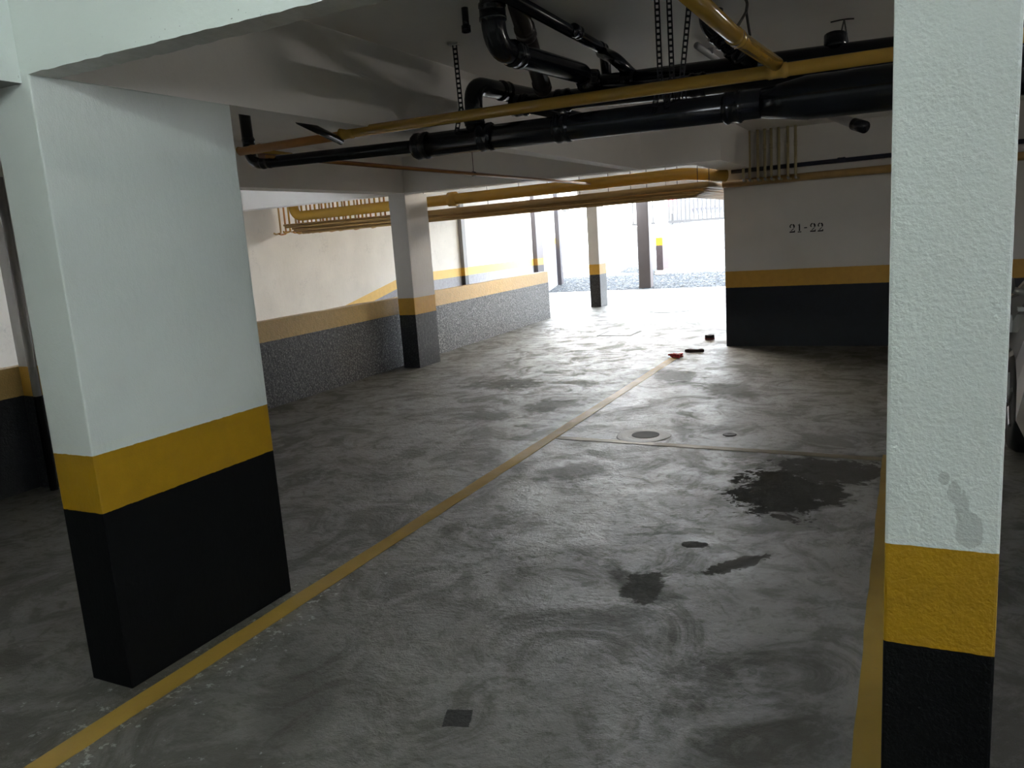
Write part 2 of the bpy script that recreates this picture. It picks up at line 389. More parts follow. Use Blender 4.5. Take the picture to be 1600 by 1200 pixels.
# pillars and columns
def pillar(name, lo, hi, mat, label, cat='pillar', bevel=.006):
    return tag(put(name, boxm(lo, hi, bevel), mat), label, cat)
pillar('pillar', (-2.775, 1.746, 0), (-2.553, 2.612, 2.182), M['pillar'], 'large rectangular pillar at the left with yellow stripe and black base')
pillar('pillar', (-.029, 1.664, 0), (.169, 2.50, CEIL), M['pillar_knobbly'], 'tall lumpy painted pillar at the right edge in front of the parked car')
pillar('column', (-5.82, 8.44, 0), (-5.575, 8.95, 2.194), M['column'], 'grey column standing against the low wall with ochre and black base', 'column')
pillar('column', (-6.015, 15.86, 0), (-5.785, 16.28, 2.345), M['column'], 'cream column with yellow and black bands before the bright exit', 'column')
pillar('column', (-5.65, 3.42, 0), (-5.50, 3.90, 2.196), M['column'], 'column at the far left behind the large pillar', 'column')
M['dark_col'] = plain('brown_black_paint', (.055, .045, .045), .45, bump=.3)
bm = bmesh.new(); box(bm, (-6.375, 20.45, 0), (-6.045, 20.72, 2.5), .03)
tag(put('column', bm, M['dark_col']), 'plain dark brown column at the edge of the cobbled driveway', 'column')
def oz(t, x, y, z): return t.math('SUBTRACT', z, .40)
M['column_out'] = banded('outer_column_paint', (.36, .355, .33), (.40, .20, .008), (.04, .03, .033), zexpr=oz, bump=.3)
zb = (21.9-DY)*SL - .06
oc = thing('column', 'cream column with yellow band and pale plinth standing out on the driveway', 'column', (-6.2, 22.1, zb))
put('shaft', boxm((-6.29, 21.9, zb+.1), (-6.10, 22.55, 3.6), .01), M['column_out'], oc)
put('plinth', boxm((-6.33, 21.86, zb-.1), (-6.06, 22.6, zb+.17), .01), plain('plinth_stone', (.55, .47, .36), .8, bump=.4), oc)

# low wall (slightly skew to the bays)
def lw(y, off=0): return -5.845 - (.0351 if y > 6.03 else .0685)*(y-6.03) + off
bm = bmesh.new()
ys = [1.2 + (13.93-1.2)*k/40 for k in range(41)]
sec = [[Vector((lw(y), y, 0)), Vector((lw(y), y, .895+random.uniform(-.004, .004))), Vector((lw(y, -.13), y, .895+random.uniform(-.004, .004))), Vector((lw(y, -.13), y, -2.5))] for y in ys]
rows = [[bm.verts.new(p) for p in s] for s in sec]
for a, b in zip(rows, rows[1:]):
    for k in range(4): bm.faces.new((a[k], a[(k+1) % 4], b[(k+1) % 4], b[k]))
bm.faces.new(rows[0]); bm.faces.new(rows[-1][::-1])
tag(put('parapet_wall', bm, M['lowwall']), 'low scuffed parapet wall with ochre top band running along the left side', 'low wall')
# hairline joints on the parapet are part of its paint; pilasters on the boundary wall are things
M['pil_black'] = plain('dark_post_paint', (.035, .03, .035), .45)
def pil(px0, px1, py, label, mat, d=.07, z1=2.8):
    a = at(px0, py, 'X', -9.0); b = at(px1, py, 'X', -9.0)
    return tag(put('post', boxm((-8.998, a.y, -.4), (-8.998+d, b.y, z1), .005), mat), label, 'post')
M['post_grey'] = banded('grey_post_paint', (.22, .21, .20), (.55, .3, .02), (.02, .02, .02), z0=.80, z1=.98)
pil(719, 724.5, 400, 'thin grey post with yellow band on the boundary wall, nearer the mid column', M['post_grey'], .09)
M['post_dark'] = banded('dark_post_banded', (.06, .05, .055), (.20, .10, .01), (.02, .016, .02), z0=.80, z1=.98, bump=.2)
pil(833, 843, 400, 'broad dark post on the boundary wall near the exit', M['post_dark'], .12, 3.4)
a = at(872, 420, 'X', -8.97)
tag(put('post', boxm((-9.02, a.y, -.2), (-8.88, a.y+.16, 3.2), .005), M['pil_black']), 'slim dark post at the end of the yellow banded wall', 'post')
# kerb beside the driveway
bm = bmesh.new(); prism(bm, [(-9.68, 21.4, (21.4-DY)*SL-.05), (-9.68, 29.2, (29.2-DY)*SL-.05), (-9.68, 29.2, (29.2-DY)*SL+.16), (-9.68, 21.4, (21.4-DY)*SL+.16)], (.22, 0, 0))
tag(put('kerb', bm, plain('kerb_stone', (.30, .29, .27), .8, var=.3, scale=9, bump=.5)), 'stone kerb climbing beside the white outside wall', 'kerb')

# ------------------------------------------------------------------ floor markings
def strip(name, x0, y0, x1, y1, w, mat, label, n=40, jit=.003, z=.0025):
    bm = bmesh.new(); d = Vector((x1-x0, y1-y0, 0)); L = d.length; d.normalize(); s = Vector((-d.y, d.x, 0))
    rows = []
    for k in range(n+1):
        p = Vector((x0, y0, 0)) + d*(L*k/n)
        a = p + s*(w/2+random.uniform(-jit, jit)); b = p - s*(w/2+random.uniform(-jit, jit))
        rows.append([bm.verts.new((a.x, a.y, z)), bm.verts.new((b.x, b.y, z)), bm.verts.new((b.x, b.y, -.001)), bm.verts.new((a.x, a.y, -.001))])
    for p, q in zip(rows, rows[1:]):
        for k in range(4): bm.faces.new((p[k], p[(k+1) % 4], q[(k+1) % 4], q[k]))
    bm.faces.new(rows[0]); bm.faces.new(rows[-1][::-1])
    return tag(put(name, bm, mat), label, 'floor marking')
strip('parking_line', -2.436, .3, -2.50, 9.35, .098, M['line'], 'long yellow parking line passing the foot of the left pillar')
strip('parking_line', -.070, .3, -.070, 5.5, .095, M['line'], 'yellow parking line at the right beside the lumpy pillar')
strip('parking_line', -2.42, 5.50, -.12, 5.40, .075, M['line_faint'], 'faint worn line crossing the bay near the floor drain')

# floor drain and small things on the floor
p = at(1005, 681, 'Z', 0)
dr = thing('floor_drain', 'round sunken floor drain with a dark hole in mid floor', 'drain', p)
bm = bmesh.new(); lathe(bm, [(.215, -.002), (.20, .003), (.165, .004), (.135, .003), (.12, .0015)], p, n=36)
for v in bm.verts:
    a = math.atan2(v.co.y-p.y, v.co.x-p.x); k = 1+.02*math.sin(3*a)+.02*math.sin(5*a+1); v.co.x = p.x+(v.co.x-p.x)*k; v.co.y = p.y+(v.co.y-p.y)*k
put('rim', bm, plain('drain_mortar', (.13, .125, .11), .5, bump=.5), dr)
bm = bmesh.new(); lathe(bm, [(.105, -.001), (.105, .0035), (.095, .0035), (.0, .002)], p + Vector((.01, .03, 0)), n=28)
put('hole_shade', bm, plain('hole_shade_black', (.008, .008, .008), .7), dr)  # flat black disc stands in for the darkness inside the hole
p = at(1140, 679, 'Z', 0)
bm = bmesh.new(); lathe(bm, [(.052, -.001), (.050, .003), (.044, .005), (.02, .005), (.015, .003)], p, n=24)
tag(put('access_cap', bm, plain('cap_dark', (.02, .018, .016), .5)), 'small dark round cap set in the floor right of the drain', 'cap')
def disc_cover(px, py, rx, ry, label, square=False):
    p = at(px, py, 'Z', 0); t = thing('manhole_cover', label, 'manhole cover', p)
    n = 4 if square else 36
    bm = bmesh.new(); lathe(bm, [(1.08, -.001), (1.08, .003), (1.0, .004), (.97, .0035)], (0, 0, 0), n=n)
    for v in bm.verts:
        c = Vector((v.co.x*rx, v.co.y*ry, v.co.z))
        if square: c = Matrix.Rotation(PI/4, 3, 'Z') @ Vector((v.co.x*rx, v.co.y*rx, v.co.z))
        v.co = c + p
    put('frame', bm, plain('frame_dark', (.06, .058, .05), .6), t)
    bm = bmesh.new(); lathe(bm, [(.95, .0), (.95, .005), (.9, .0055)], (0, 0, 0), n=n)
    for v in bm.verts:
        c = Vector((v.co.x*rx, v.co.y*ry, v.co.z))
        if square: c = Matrix.Rotation(PI/4, 3, 'Z') @ Vector((v.co.x*rx, v.co.y*rx, v.co.z))
        v.co = c + p
    put('lid', bm, M['floor'], t)
disc_cover(1048, 485, .38, .38, 'round manhole cover on the bright floor near the exit')
disc_cover(968, 521, .36, .36, 'square manhole cover on the bright floor left of the litter', True)
# litter
p = at(1056, 558, 'Z', 0)
bm = bmesh.new()
for k in range(9):
    a = k*.9; q = p + Vector((math.cos(a)*.05*random.random(), math.sin(a)*.07*random.random(), .015))
    pts = [q + Vector((random.uniform(-.07, .07), random.uniform(-.07, .07), random.uniform(-.012, .03))) for _ in range(4)]
    tube(bm, pts, .012, 6, .03)
for v in bm.verts: v.co.z = max(.001, v.co.z)
tag(put('red_ribbon', bm, plain('red_cloth', (.42, .02, .02), .6, var=.4, scale=30)), 'crumpled red scrap lying at the far end of the long line', 'litter')
p = at(1085, 549.5, 'Z', 0)
bm = bmesh.new()
pr = [(-.13, -.015), (-.06, -.05), (.04, -.035), (.14, -.02), (.10, .03), (0, .045), (-.09, .03)]
prism(bm, [p + Vector((x*.9+.0, y-.0, .002)) for x, y in pr], (0, 0, .014))
bmesh.ops.subdivide_edges(bm, edges=bm.edges[:], cuts=2, use_grid_fill=True)
for v in bm.verts: v.co.z += .02*abs(math.sin(v.co.x*20))*(v.co.z > .01)
tag(put('dry_leaf', bm, plain('leaf_brown', (.05, .025, .022), .7)), 'flat dark brown scrap on the floor right of the red one', 'litter')
p = at(1109, 530, 'Z', 0)
rl = thing('tape_roll', 'small dark reddish round roll on the floor before the numbered wall', 'roll', p)
bm = bmesh.new(); lathe(bm, [(.045, .0), (.062, .004), (.066, .03), (.064, .058), (.055, .066), (.03, .066), (.028, .05)], p, n=24)
put('roll_body', bm, plain('roll_dark', (.03, .016, .016), .45), rl, True)
bm = bmesh.new(); lathe(bm, [(.060, .001), (.0675, .004), (.0675, .018), (.060, .020)], p, n=24)
put('roll_band', bm, plain('roll_red', (.25, .05, .05), .5), rl, True)

# ------------------------------------------------------------------ stencilled number 21-22
M['stencil'] = plain('stencil_black', (.006, .006, .008), .6)
num = thing('stencilled_number', 'black stencilled number 21-22 on the grey wall', 'number', (-1.13, 10.268, 1.42))
def glyph(ch, x0, zc, h, w):
    bm = bmesh.new(); Y = 10.2702
    def P(u, v): return Vector((x0+u*w, Y, zc+(v-.5)*h))
    def poly(pts): prism(bm, [P(*q) for q in pts], (0, -.003, 0))
    if ch == '2':
        top = []
        for k in range(11):
            a = PI*(1.0 - k/10*1.22); top.append((.5+.48*math.cos(a), .70+.30*math.sin(a)))
        inn = []
        for k in range(11):
            a = PI*(1.0 - k/10*1.22); inn.append((.46+.24*math.cos(a), .70+.17*math.sin(a)))
        # bow, in two pieces with the stencil bridge between
        for a, b in ((0, 4), (5, 10)):
            for k in range(a, b): poly([top[k], top[k+1], inn[k+1], inn[k]])
        poly([(.02, .70), (.26, .70), (.30, .58), (.12, .55)])
        poly([(.68, .47), (.90, .50), (.42, .20), (.18, .18)])
        poly([(0, .0), (.98, .0), (1.0, .26), (.88, .26), (.80, .15), (.06, .15)])
    elif ch == '1':
        poly([(.38, .16), (.66, .16), (.66, .86), (.38, .86)]); poly([(.12, .80), (.34, .80), (.34, .86), (.62, 1.0), (.66, .9), (.38, .88)])
        poly([(.15, 0), (.9, 0), (.9, .11), (.15, .11)])
    else: poly([(.05, .44), (.95, .44), (.95, .56), (.05, .56)])
    return bm
h = .105; X = -1.285
for ch, w, gap in (('2', .065, .022), ('1', .055, .025), ('-', .038, .03), ('2', .065, .020), ('2', .065, 0)):
    put('digit' if ch != '-' else 'dash', glyph(ch, X, 1.438+ (X+1.13)*-.02, h, w), M['stencil'], num); X += w+gap

# ------------------------------------------------------------------ pipes under the ceiling
def pipe(name, label, cat, pts, r, mat, rad=0., group=None, couplings=(), couple_mat=None, n=16):
    """one pipe run: an Empty, its run of tube and a child for every socket"""
    pts = [Vector(p) for p in pts]
    t = thing(name, label, cat, pts[0], group)
    put('tube', tubem(pts, r, n, rad), mat, t, True)
    for p, d in couplings:
        put('coupling', coupling(p, d, r), couple_mat or mat, t, True)
    return t
XD, YD, ZD = (1, 0, 0), (0, 1, 0), (0, 0, 1)
YB = 4.0
def b(px, py, Y=YB): return at(px, py, 'Y', Y)
# thin drop on the left that feeds the main run
e0 = Vector((-3.80, YB, CEIL)); e1 = Vector((-3.79, YB, 2.135)); e2 = Vector((-2.52, YB, 2.108))
pipe('drain_pipe', 'thinner black drain pipe dropping from the ceiling and turning right beside the left pillar', 'pipe', [e0, e1, e2], .036, M['black_pipe'], .09,
     couplings=[(e1+Vector((.13, 0, 0)), XD), (e1+Vector((0, 0, .12)), ZD)])
m0 = Vector((-2.54, YB, 2.105)); m1 = Vector((-.50, YB, 2.088)); m2 = Vector((1.9, YB, 2.07))
main = pipe('drain_pipe', 'thick black main drain pipe crossing the picture lowest of the black pipes', 'pipe', [m0, m1], .066, M['black_pipe'],
     couplings=[(m0+Vector((.05, 0, 0)), XD), (b(760, 214), XD), (b(880, 200), XD), (m1-Vector((.25, 0, 0)), XD)])
put('wide_section', tube(bmesh.new(), [m1-Vector((.12, 0, 0)), m1, m1+Vector((.08, 0, 0)), m2], .098, 18, rs=[.067, .085, .098, .098]), M['black_pipe'], main, True)
# upper two runs
YC = 4.32
u0, u1 = at(800, 166, 'Y', YC), at(1397, 99, 'Y', YC); du = (u1-u0)
pipe('drain_pipe', 'black drain pipe just behind the yellow pipe, middle of the black runs', 'pipe', [u0, u1+du*.8], .056, M['black_pipe'],
     couplings=[(u0+du*.03, du), (at(880, 157, 'Y', YC), du), (at(1090, 133, 'Y', YC), du)])
YU = 4.5
v0, v1 = at(919, 136, 'Y', YU), at(1397, 77, 'Y', YU); dv = v1-v0
up = pipe('drain_pipe', 'highest black drain run near the ceiling, ending in a cap left of the strap hangers', 'pipe', [v0, v1+dv*.8], .060, M['black_pipe'],
     couplings=[(v0+dv*.015, dv), (at(982, 128, 'Y', YU), dv), (at(1180, 104, 'Y', YU), dv)])
q = at(1305, 82, 'Y', YU)
put('clean_out', tubem([q, q+Vector((0, .02, .085))], .055, 16), M['black_pipe'], up, True)
# riser with a bend that climbs from the main run and turns back
d0 = b(743, 206); d1 = Vector((d0.x, YB, at(743, 132, 'Y', YB).z)); d2 = at(842, 153, 'Z', d1.z-.0)
pipe('drain_pipe', 'black pipe rising from the main run and bending back like a cane', 'pipe', [d0, d1, d2+Vector((0, .0, -.0))], .050, M['black_pipe'], .10,
     couplings=[(d0+Vector((0, 0, .07)), ZD), (d1+(d2-d1)*.45, d2-d1)])
# fat trap-like bend
YE = 3.35
f0 = at(768, 0, 'Y', YE); f0.z = CEIL; f0 = Vector((at(768, 0, 'Y', YE).x, YE, CEIL+.02)); f1 = at(772, 76, 'Y', YE)
f1 = Vector((f0.x, YE, f1.z)); f2 = Vector((f0.x+.06, YE+.95, f1.z+.02)); f3 = Vector((f2.x+.02, f2.y+.03, 2.28))
pipe('drain_pipe', 'fat black pipe dropping from the ceiling into a wide bend beside the dark brown branch', 'pipe', [f0, f1, f2, f3], .054, M['black_pipe'], .13,
     couplings=[(f0+Vector((0, 0, -.1)), ZD), (f1+Vector((.02, .17, 0)), (0.06, .95, 0)), (f3+Vector((0, 0, .10)), ZD)])
# slanting brownish branch
g0 = at(806, 0, 'Y', 3.45); g1 = at(848, 138, 'Y', 4.25); g0 = g1 + (g0-g1)*min(1.05, (CEIL-.03-g1.z)/(g0.z-g1.z))
pipe('drain_pipe', 'dark brown slanting branch pipe coming down between the fat bend and the ceiling run', 'pipe', [g0, g1], .045, M['brown_pipe'],
     couplings=[(g0+(g1-g0)*.28, g1-g0), (g0+(g1-g0)*.62, g1-g0), (g1-(g1-g0)*.04, g1-g0)])
# slim run along the ceiling
zc = 2.575
h0 = at(815, -5, 'Z', zc); h1 = at(944, 78, 'Z', zc); h0 = h1 + Vector((0.02, -(h1.y-h0.y)*1.4, 0)); h2 = Vector((h1.x+.005, h1.y+.02, 2.36))
gp = pipe('drain_pipe', 'slim black pipe running along the ceiling and turning down into the top run', 'pipe', [h0, h1, h2], .030, M['black_pipe'], .05,
     couplings=[(at(900, 49, 'Z', zc), h1-h0), (h1-(h1-h0)*.03, h1-h0)])
put('branch_arm', tubem([h1+Vector((0, -.05, -.02)), at(962, 92, 'Y', 4.4), at(988, 118, 'Y', YU)], .034, 14, .05), M['black_pipe'], gp, True)
# big elbow behind the yellow pipe
k1 = at(1130, 60, 'Z', 2.53)
k0 = Vector((k1.x-.01, k1.y-.25, 2.56)); k2 = at(1182, 104, 'Y', YU)
pipe('drain_pipe', 'stubby black pipe elbow partly hidden behind the yellow pipe that comes towards the viewer', 'pipe', [k0+Vector((0, 0, .08)), k0, k2], .062, M['black_pipe'], .09,
     couplings=[(k0+(k2-k0)*.25, k2-k0), (k0+(k2-k0)*.6, k2-k0)])
# short lengths running back under the beams, seen between the main runs
s0, s1 = at(868, 178, 'Z', 2.235), at(930, 188, 'Z', 2.235)
pipe('drain_pipe', 'short black pipe going back between the main run and the middle run', 'pipe', [s0-Vector((0, .35, 0)), s1+Vector((0, .3, 0))], .034, M['black_pipe'])
# strut under the left beam
s0, s1 = at(478, 194, 'Z', 2.19), at(533, 221, 'Z', 2.13)
pipe('drain_pipe', 'short black slanting pipe end poking out under the left beam', 'pipe', [s0-(s1-s0)*.2, s1], .020, M['black_pipe'], n=12)
# capped stub on the ceiling
p = at(726, 12, 'Z', CEIL)
st = thing('pipe_stub', 'short thin black stub with a flared end hanging from the ceiling', 'pipe', p)
zl = at(727, 50, 'X', p.x).z
put('tube', tubem([p, Vector((p.x, p.y, zl))], .016, 12), M['black_pipe'], st, True)
put('end_cap', tubem([Vector((p.x, p.y, zl+.03)), Vector((p.x, p.y, zl))], .022, 12), M['black_pipe'], st, True)

# yellow gas pipes
YY = 3.6
y0, y1 = at(395, 233, 'Y', YY), at(1397, 86, 'Y', YY); dy = y1-y0
yj = at(535, 209, 'Y', YY)
gas = pipe('gas_pipe', 'long yellow gas pipe crossing in front of the black runs', 'pipe', [yj, y1+dy*.45], .0275, M['yellow_pipe'],
     couplings=[(yj+dy*.01, dy), (at(1215, 111, 'Y', YY), dy)])
pipe('gas_pipe', 'rusty orange pipe continuing the long yellow one behind the left beam', 'pipe', [at(375, 237, 'Y', YY+.1), yj+Vector((-.02, .05, 0))], .024, M['orange_pipe'],
     couplings=[(at(400, 233, 'Y', YY+.1), XD)], n=12)
pipe('gas_pipe', 'thin yellow pipe end beside the elbow of the thinner black drain', 'pipe', [at(372, 234, 'Y', 4.25), at(400, 236, 'Y', 4.25), at(455, 243, 'Y', 4.6)], .02, M['yellow_pipe'], couplings=[(at(380, 235, 'Y', 4.25), XD)], n=10)
j = at(1214, 106, 'Y', YY); zj = j.z+.012
n0 = at(1068, -20, 'Z', zj); nmid = at(1150, 58, 'Z', zj)
pipe('gas_pipe', 'yellow gas pipe coming along the ceiling towards the viewer and joining the long one', 'pipe', [n0+(n0-j)*.25, nmid, Vector((j.x, YY-.01, zj))], .0285, M['yellow_pipe'],
     couplings=[(nmid, Vector((j.x, YY, zj))-n0)])

# hangers: punched straps
def strap(label, top, bot, w=.026, spread=.05):
    t = thing('strap_hanger', label, 'hanger', top, 'punched straps holding the drain pipes')
    def ladder(a, c, tw):
        bm = bmesh.new(); d = c-a; L = d.length; d.normalize(); s = Vector((math.cos(tw), math.sin(tw), 0)); s = (s-d*s.dot(d)).normalized(); nn = d.cross(s)
        nst = max(3, int(L/.026)); st = L/nst
        def bar(c0, hw, hl):
            r = bmesh.ops.create_cube(bm, size=1)
            for v in r['verts']: v.co = c0 + s*(v.co.x*2*hw) + d*(v.co.y*2*hl) + nn*(v.co.z*.003)
        for sg in (-1, 1): bar(a+d*L/2+s*(sg*w*.38), w*.13, L/2)
        for k in range(nst+1): bar(a+d*(k*st), w*.40, .0055)
        return bm
    mid = bot + (top-bot)*min(.35, .12/(top-bot).length)
    put('strap', ladder(top, mid, .5), M['dark_steel'], t)
    for sg in (-1, 1):
        put('strap_end', ladder(mid, bot+Vector((sg*spread*.35, sg*spread, -.02)), .5+sg*.2), M['dark_steel'], t)
    put('ceiling_bracket', boxm(top-Vector((.03, .02, .006)), top+Vector((.03, .02, .004))), M['steel'], t)
    return t
def to_ceil(px, py): return at(px, py, 'Z', CEIL-.002)
tp = at(710, 69, 'Z', CEIL-.002); strap('punched metal strap hanger left of the cane-shaped pipe', tp, at(724, 203, 'Y', YB))
for px0, lean, lab in ((1026, 0, 'punched strap hanger, left of the three above the top run'), (1045, 0, 'punched strap hanger, middle of the three above the top run'), (1078, -.07, 'punched strap hanger with a loose end, right of the three above the top run')):
    tt = to_ceil(px0, -4); strap(lab, tt, Vector((tt.x+lean, tt.y+.02, 2.15)), spread=.05)
tt = to_ceil(1078, -4)
# wires
tp = to_ceil(1319, 30)
t = thing('wire_hanger', 'thin forked wire hanger above the right end of the top run', 'hanger', tp)
put('wire', tubem([tp, at(1311, 66, 'Y', YU)], .004, 6), M['wire'], t); put('wire', tubem([tp, at(1325, 68, 'Y', YU)], .004, 6), M['wire'], t)
put('hook', tubem([tp+Vector((-.07, 0, -.004)), tp, tp+Vector((.05, .01, -.004))], .004, 6), M['wire'], t)
tp = at(1163, -6, 'Z', CEIL); t = thing('hanging_cable', 'black forked cable hanging from the ceiling by the yellow pipe coupling', 'cable', tp)
fk = at(1166, 18, 'Y', tp.y-.25)
put('cable', tubem([tp, tp+(fk-tp)*.5+Vector((.01, 0, 0)), fk], .007, 8, .05), M['wire'], t)
put('cable_branch', tubem([fk, at(1158, 32, 'Y', fk.y-.1), at(1150, 45, 'Y', 2.95)], .006, 8, .05), M['wire'], t)
put('cable_branch', tubem([fk, at(1169, 38, 'Y', fk.y), at(1172, 56, 'Y', fk.y)], .006, 8, .05), M['wire'], t)
# conduits
c0 = at(1089, 71, 'Z', 2.585); c1 = at(1124, 97, 'Z', 2.585)
cd = pipe('conduit', 'short grey conduit on the ceiling right of the strap hangers', 'conduit', [c0, c1+(c1-c0)*1.2], .02, M['grey_pipe'])
put('clip', boxm(c0+(c1-c0)*.5-Vector((.03, .012, .0)), c0+(c1-c0)*.5+Vector((.03, .012, .035))), M['steel'], cd)
zr = 2.165
r0, r1 = at(415, 246, 'Z', zr), at(930, 284, 'Z', zr)
xr = -3.62
cr = pipe('conduit', 'thin russet conduit running back under the cross beam to the fat yellow pipe', 'conduit', [Vector((xr, 3.9, zr)), Vector((xr, 9.6, zr))], .016, M['red_pipe'], n=10)
p = Vector((xr, at(740, 271, 'X', xr).y, zr))
put('wire', tubem([p, p+Vector((0, 0, CEIL-zr))], .003, 6), M['wire'], cr)
put('clamp', tubem([p-Vector((0, .02, 0)), p+Vector((0, .02, 0))], .022, 10), M['dark_steel'], cr)
pipe('conduit', 'second thin pipe close beside the russet conduit', 'conduit', [Vector((xr+.05, 3.9, zr-.01)), Vector((xr+.05, 9.6, zr-.01))], .010, M['orange_pipe'], n=8)

# gas manifold along the far cross wall
YM = 9.75
a0 = Vector((-8.52, YM, 2.23)); a1 = Vector((-8.48, YM, 2.114)); a2 = Vector((-2.40, YM, 2.174)); a3 = Vector((-2.00, YM+.35, 2.125))
big = pipe('gas_pipe', 'fat yellow gas main spanning behind the cross beam from boundary wall to numbered wall', 'pipe', [a0+Vector((0, 0, .3)), a1, a2, a3], .074, M['yellow_pipe'], .14)
put('flange', tubem([at(702, 311.5, 'Y', YM), at(713, 310.5, 'Y', YM)], .098, 18), M['yellow_pipe'], big, True)
for px in (660, 760, 810, 855, 905, 950, 985, 1010, 1040, 1058, 1090, 1108):
    q = at(px, 285, 'Y', YM); q.z = CEIL
    put('hanger_rod', tubem([q, Vector((q.x, YM, 1.985))], .004, 6), M['dark_steel'], big)
zs = [(1.985, 2.03, .038), (2.005, 1.99, .017), (1.970, 1.965, .017), (1.940, 1.95, .017), (1.912, 1.935, .017), (1.885, 1.92, .017), (1.86, 1.905, .015)]
labs = ['thickest pipe of the ochre bundle under the fat yellow main', 'thin gas pipe at the top of the ochre bundle', 'second thin gas pipe down in the ochre bundle', 'third thin gas pipe down in the ochre bundle', 'fourth thin gas pipe down in the ochre bundle', 'fifth thin gas pipe down in the ochre bundle', 'lowest thin gas pipe of the ochre bundle']
for i, (zl, zr_, r) in enumerate(zs):
    zl = 1.55+(zl-1.55)*.975; zr_ = 1.55+(zr_-1.55)*.975
    yo = YM - .10 + .05*(i % 2) + (.0 if i else -.06); xl = -8.76 + (.0 if i else 2.6)+ .08*i
    pipe('gas_pipe', labs[i] + ' beyond the cross beam', 'pipe', [(xl, yo, zl), (-2.13 - .03*i, yo, zr_), (-2.13 - .03*i, 12.5, zr_)], r, M['ochre_pipe'], .06, group='ochre gas pipe bundle', n=10)
# droppers
xs = [437, 445, 452, 462, 467, 473, 481, 487, 494, 501, 505, 511, 517, 523, 530, 537, 541, 548, 556, 561, 567, 573, 580, 588, 596, 603]
rs = None
for k, px in enumerate(xs):
    q = at(px, 345, 'Y', 9.88); L = 'narrow gas dropper in the close row before the boundary wall, left of the mid column'
    if rs is None or k % 3 < 1 or True:
        mt = (M['ochre_pipe'], M['orange_pipe'], M['yellow_pipe'])[k % 3]
        zt = CEIL; zl = 1.89 + random.uniform(-.03, .02)
        bm = tubem([(q.x, 9.88, zt), (q.x, 9.88, zl), (q.x, 9.76, zl-.015), (q.x+.03, 9.69, zl+.0)], .0145, 8, .03)
        o = put('gas_dropper', bm, mt, None, True)
        tag(o, L, 'pipe', 'gas droppers before the boundary wall')
# thin droppers and pipe on the numbered wall
pipe('gas_pipe', 'ochre pipe fixed along the top of the numbered wall', 'pipe', [(-2.06, 10.21, 2.03), (2.5, 10.21, 2.045)], .045, M['ochre_pipe'])
pipe('water_pipe', 'thin dark blue pipe along the wall above the ochre one', 'pipe', [(-1.95, 10.2, 2.17), (2.5, 10.2, 2.20)], .026, plain('blue_black', (.012, .016, .035), .4), couplings=[(-1.2 + .5, 10.2, 2.185) and ((-.7, 10.2, 2.184), XD)], n=12)
M['dim_yellow'] = plain('dull_yellow_paint', (.36, .30, .16), .45)
xs = [1161, 1171, 1184, 1195, 1205, 1217, 1231, 1243]
for k, px in enumerate(xs):
    q = at(px, 240, 'Y', 10.10)
    t = thing('gas_riser', 'dull yellow gas riser in the row of eight above the numbered wall', 'pipe', (q.x, 10.1, CEIL), 'eight gas risers above the numbered wall')
    put('tube', tubem([(q.x, 10.1, CEIL), (q.x, 10.1, 2.045 - .003*k), (q.x+.035, 10.06, 2.035-.003*k)], .017, 10, .04), M['dim_yellow'], t, True)
    put('union', coupling((q.x, 10.1, 2.42), ZD, .017, .07), M['dim_yellow'], t, True)
    put('end_cap', tubem([(q.x+.0, 10.085, 2.055-.003*k), (q.x+.012, 10.03, 2.045-.003*k)], .015, 10), M['steel'], t, True)
p0, p1 = at(1303, 181, 'Y', 8.5), at(1340, 196, 'Y', 8.2); p2 = at(1352, 199, 'Y', 8.15)
t = thing('pipe_stub', 'pale pipe end with a black cap below the main run, near the right pillar', 'pipe', p0)
put('tube', tubem([p0-(p1-p0)*.2, p1], .045, 12), M['grey_pipe'], t, True); put('end_cap', tubem([p1-(p1-p0)*.15, p2], .055, 14), M['black_pipe'], t, True)

# lamps on the farther ceiling
M['tube_lit'] = emis('lit_tube', (1, .94, .84), 40)
def batten(label, p0, d, lit):
    t = thing('fluorescent_batten', label, 'lamp', p0); d = Vector(d); s = Vector((-d.y, d.x, 0)).normalized()*.035
    bm = bmesh.new(); prism(bm, [p0+s, p0-s, p0-s+Vector((0, 0, .05)), p0+s+Vector((0, 0, .05))], d); put('housing', bm, plain('batten_white', (.6, .6, .6), .4), t)
    put('tube', tubem([p0+d*.03-Vector((0, 0, .02)), p0+d*.97-Vector((0, 0, .02))], .016, 10), M['tube_lit'] if lit else M['grey_pipe'], t)
    put('end_holder', boxm(p0+d*.01-Vector((.03, .01, .045)), p0+d*.01+Vector((.03, .01, 0))), M['grey_pipe'], t)
    return t
batten('lit fluorescent batten seen between the fat gas main and the ochre bundle', at(962, 290, 'Z', 2.5), (0, 1.25, 0), True)
batten('grey unlit batten under the ochre bundle near the numbered wall', at(1084, 294, 'Z', 2.2), (.35, 1.1, 0), False)
q = at(1006, 304, 'Z', 2.2)
pipe('conduit', 'dark thin conduit close below the ochre bundle left of the unlit batten', 'conduit', [q, at(1082, 296, 'Y', q.y-.6)], .018, M['dark_steel'], n=8)
# the lit batten that lights the near beam and the pillars (behind the viewer's head)
lb = thing('fluorescent_batten', 'ceiling batten behind the viewer lighting both near pillars', 'lamp', (-1.3, -.05, 2.60))
put('housing', boxm((-1.95, -.09, 2.585), (-.65, -.01, 2.62)), plain('batten_white_near', (.7, .7, .7), .4), lb)
put('tube', tubem([(-1.90, -.05, 2.562), (-.70, -.05, 2.562)], .016, 12), emis('lit_tube_near', (.88, 1.0, .95), 50), lb)
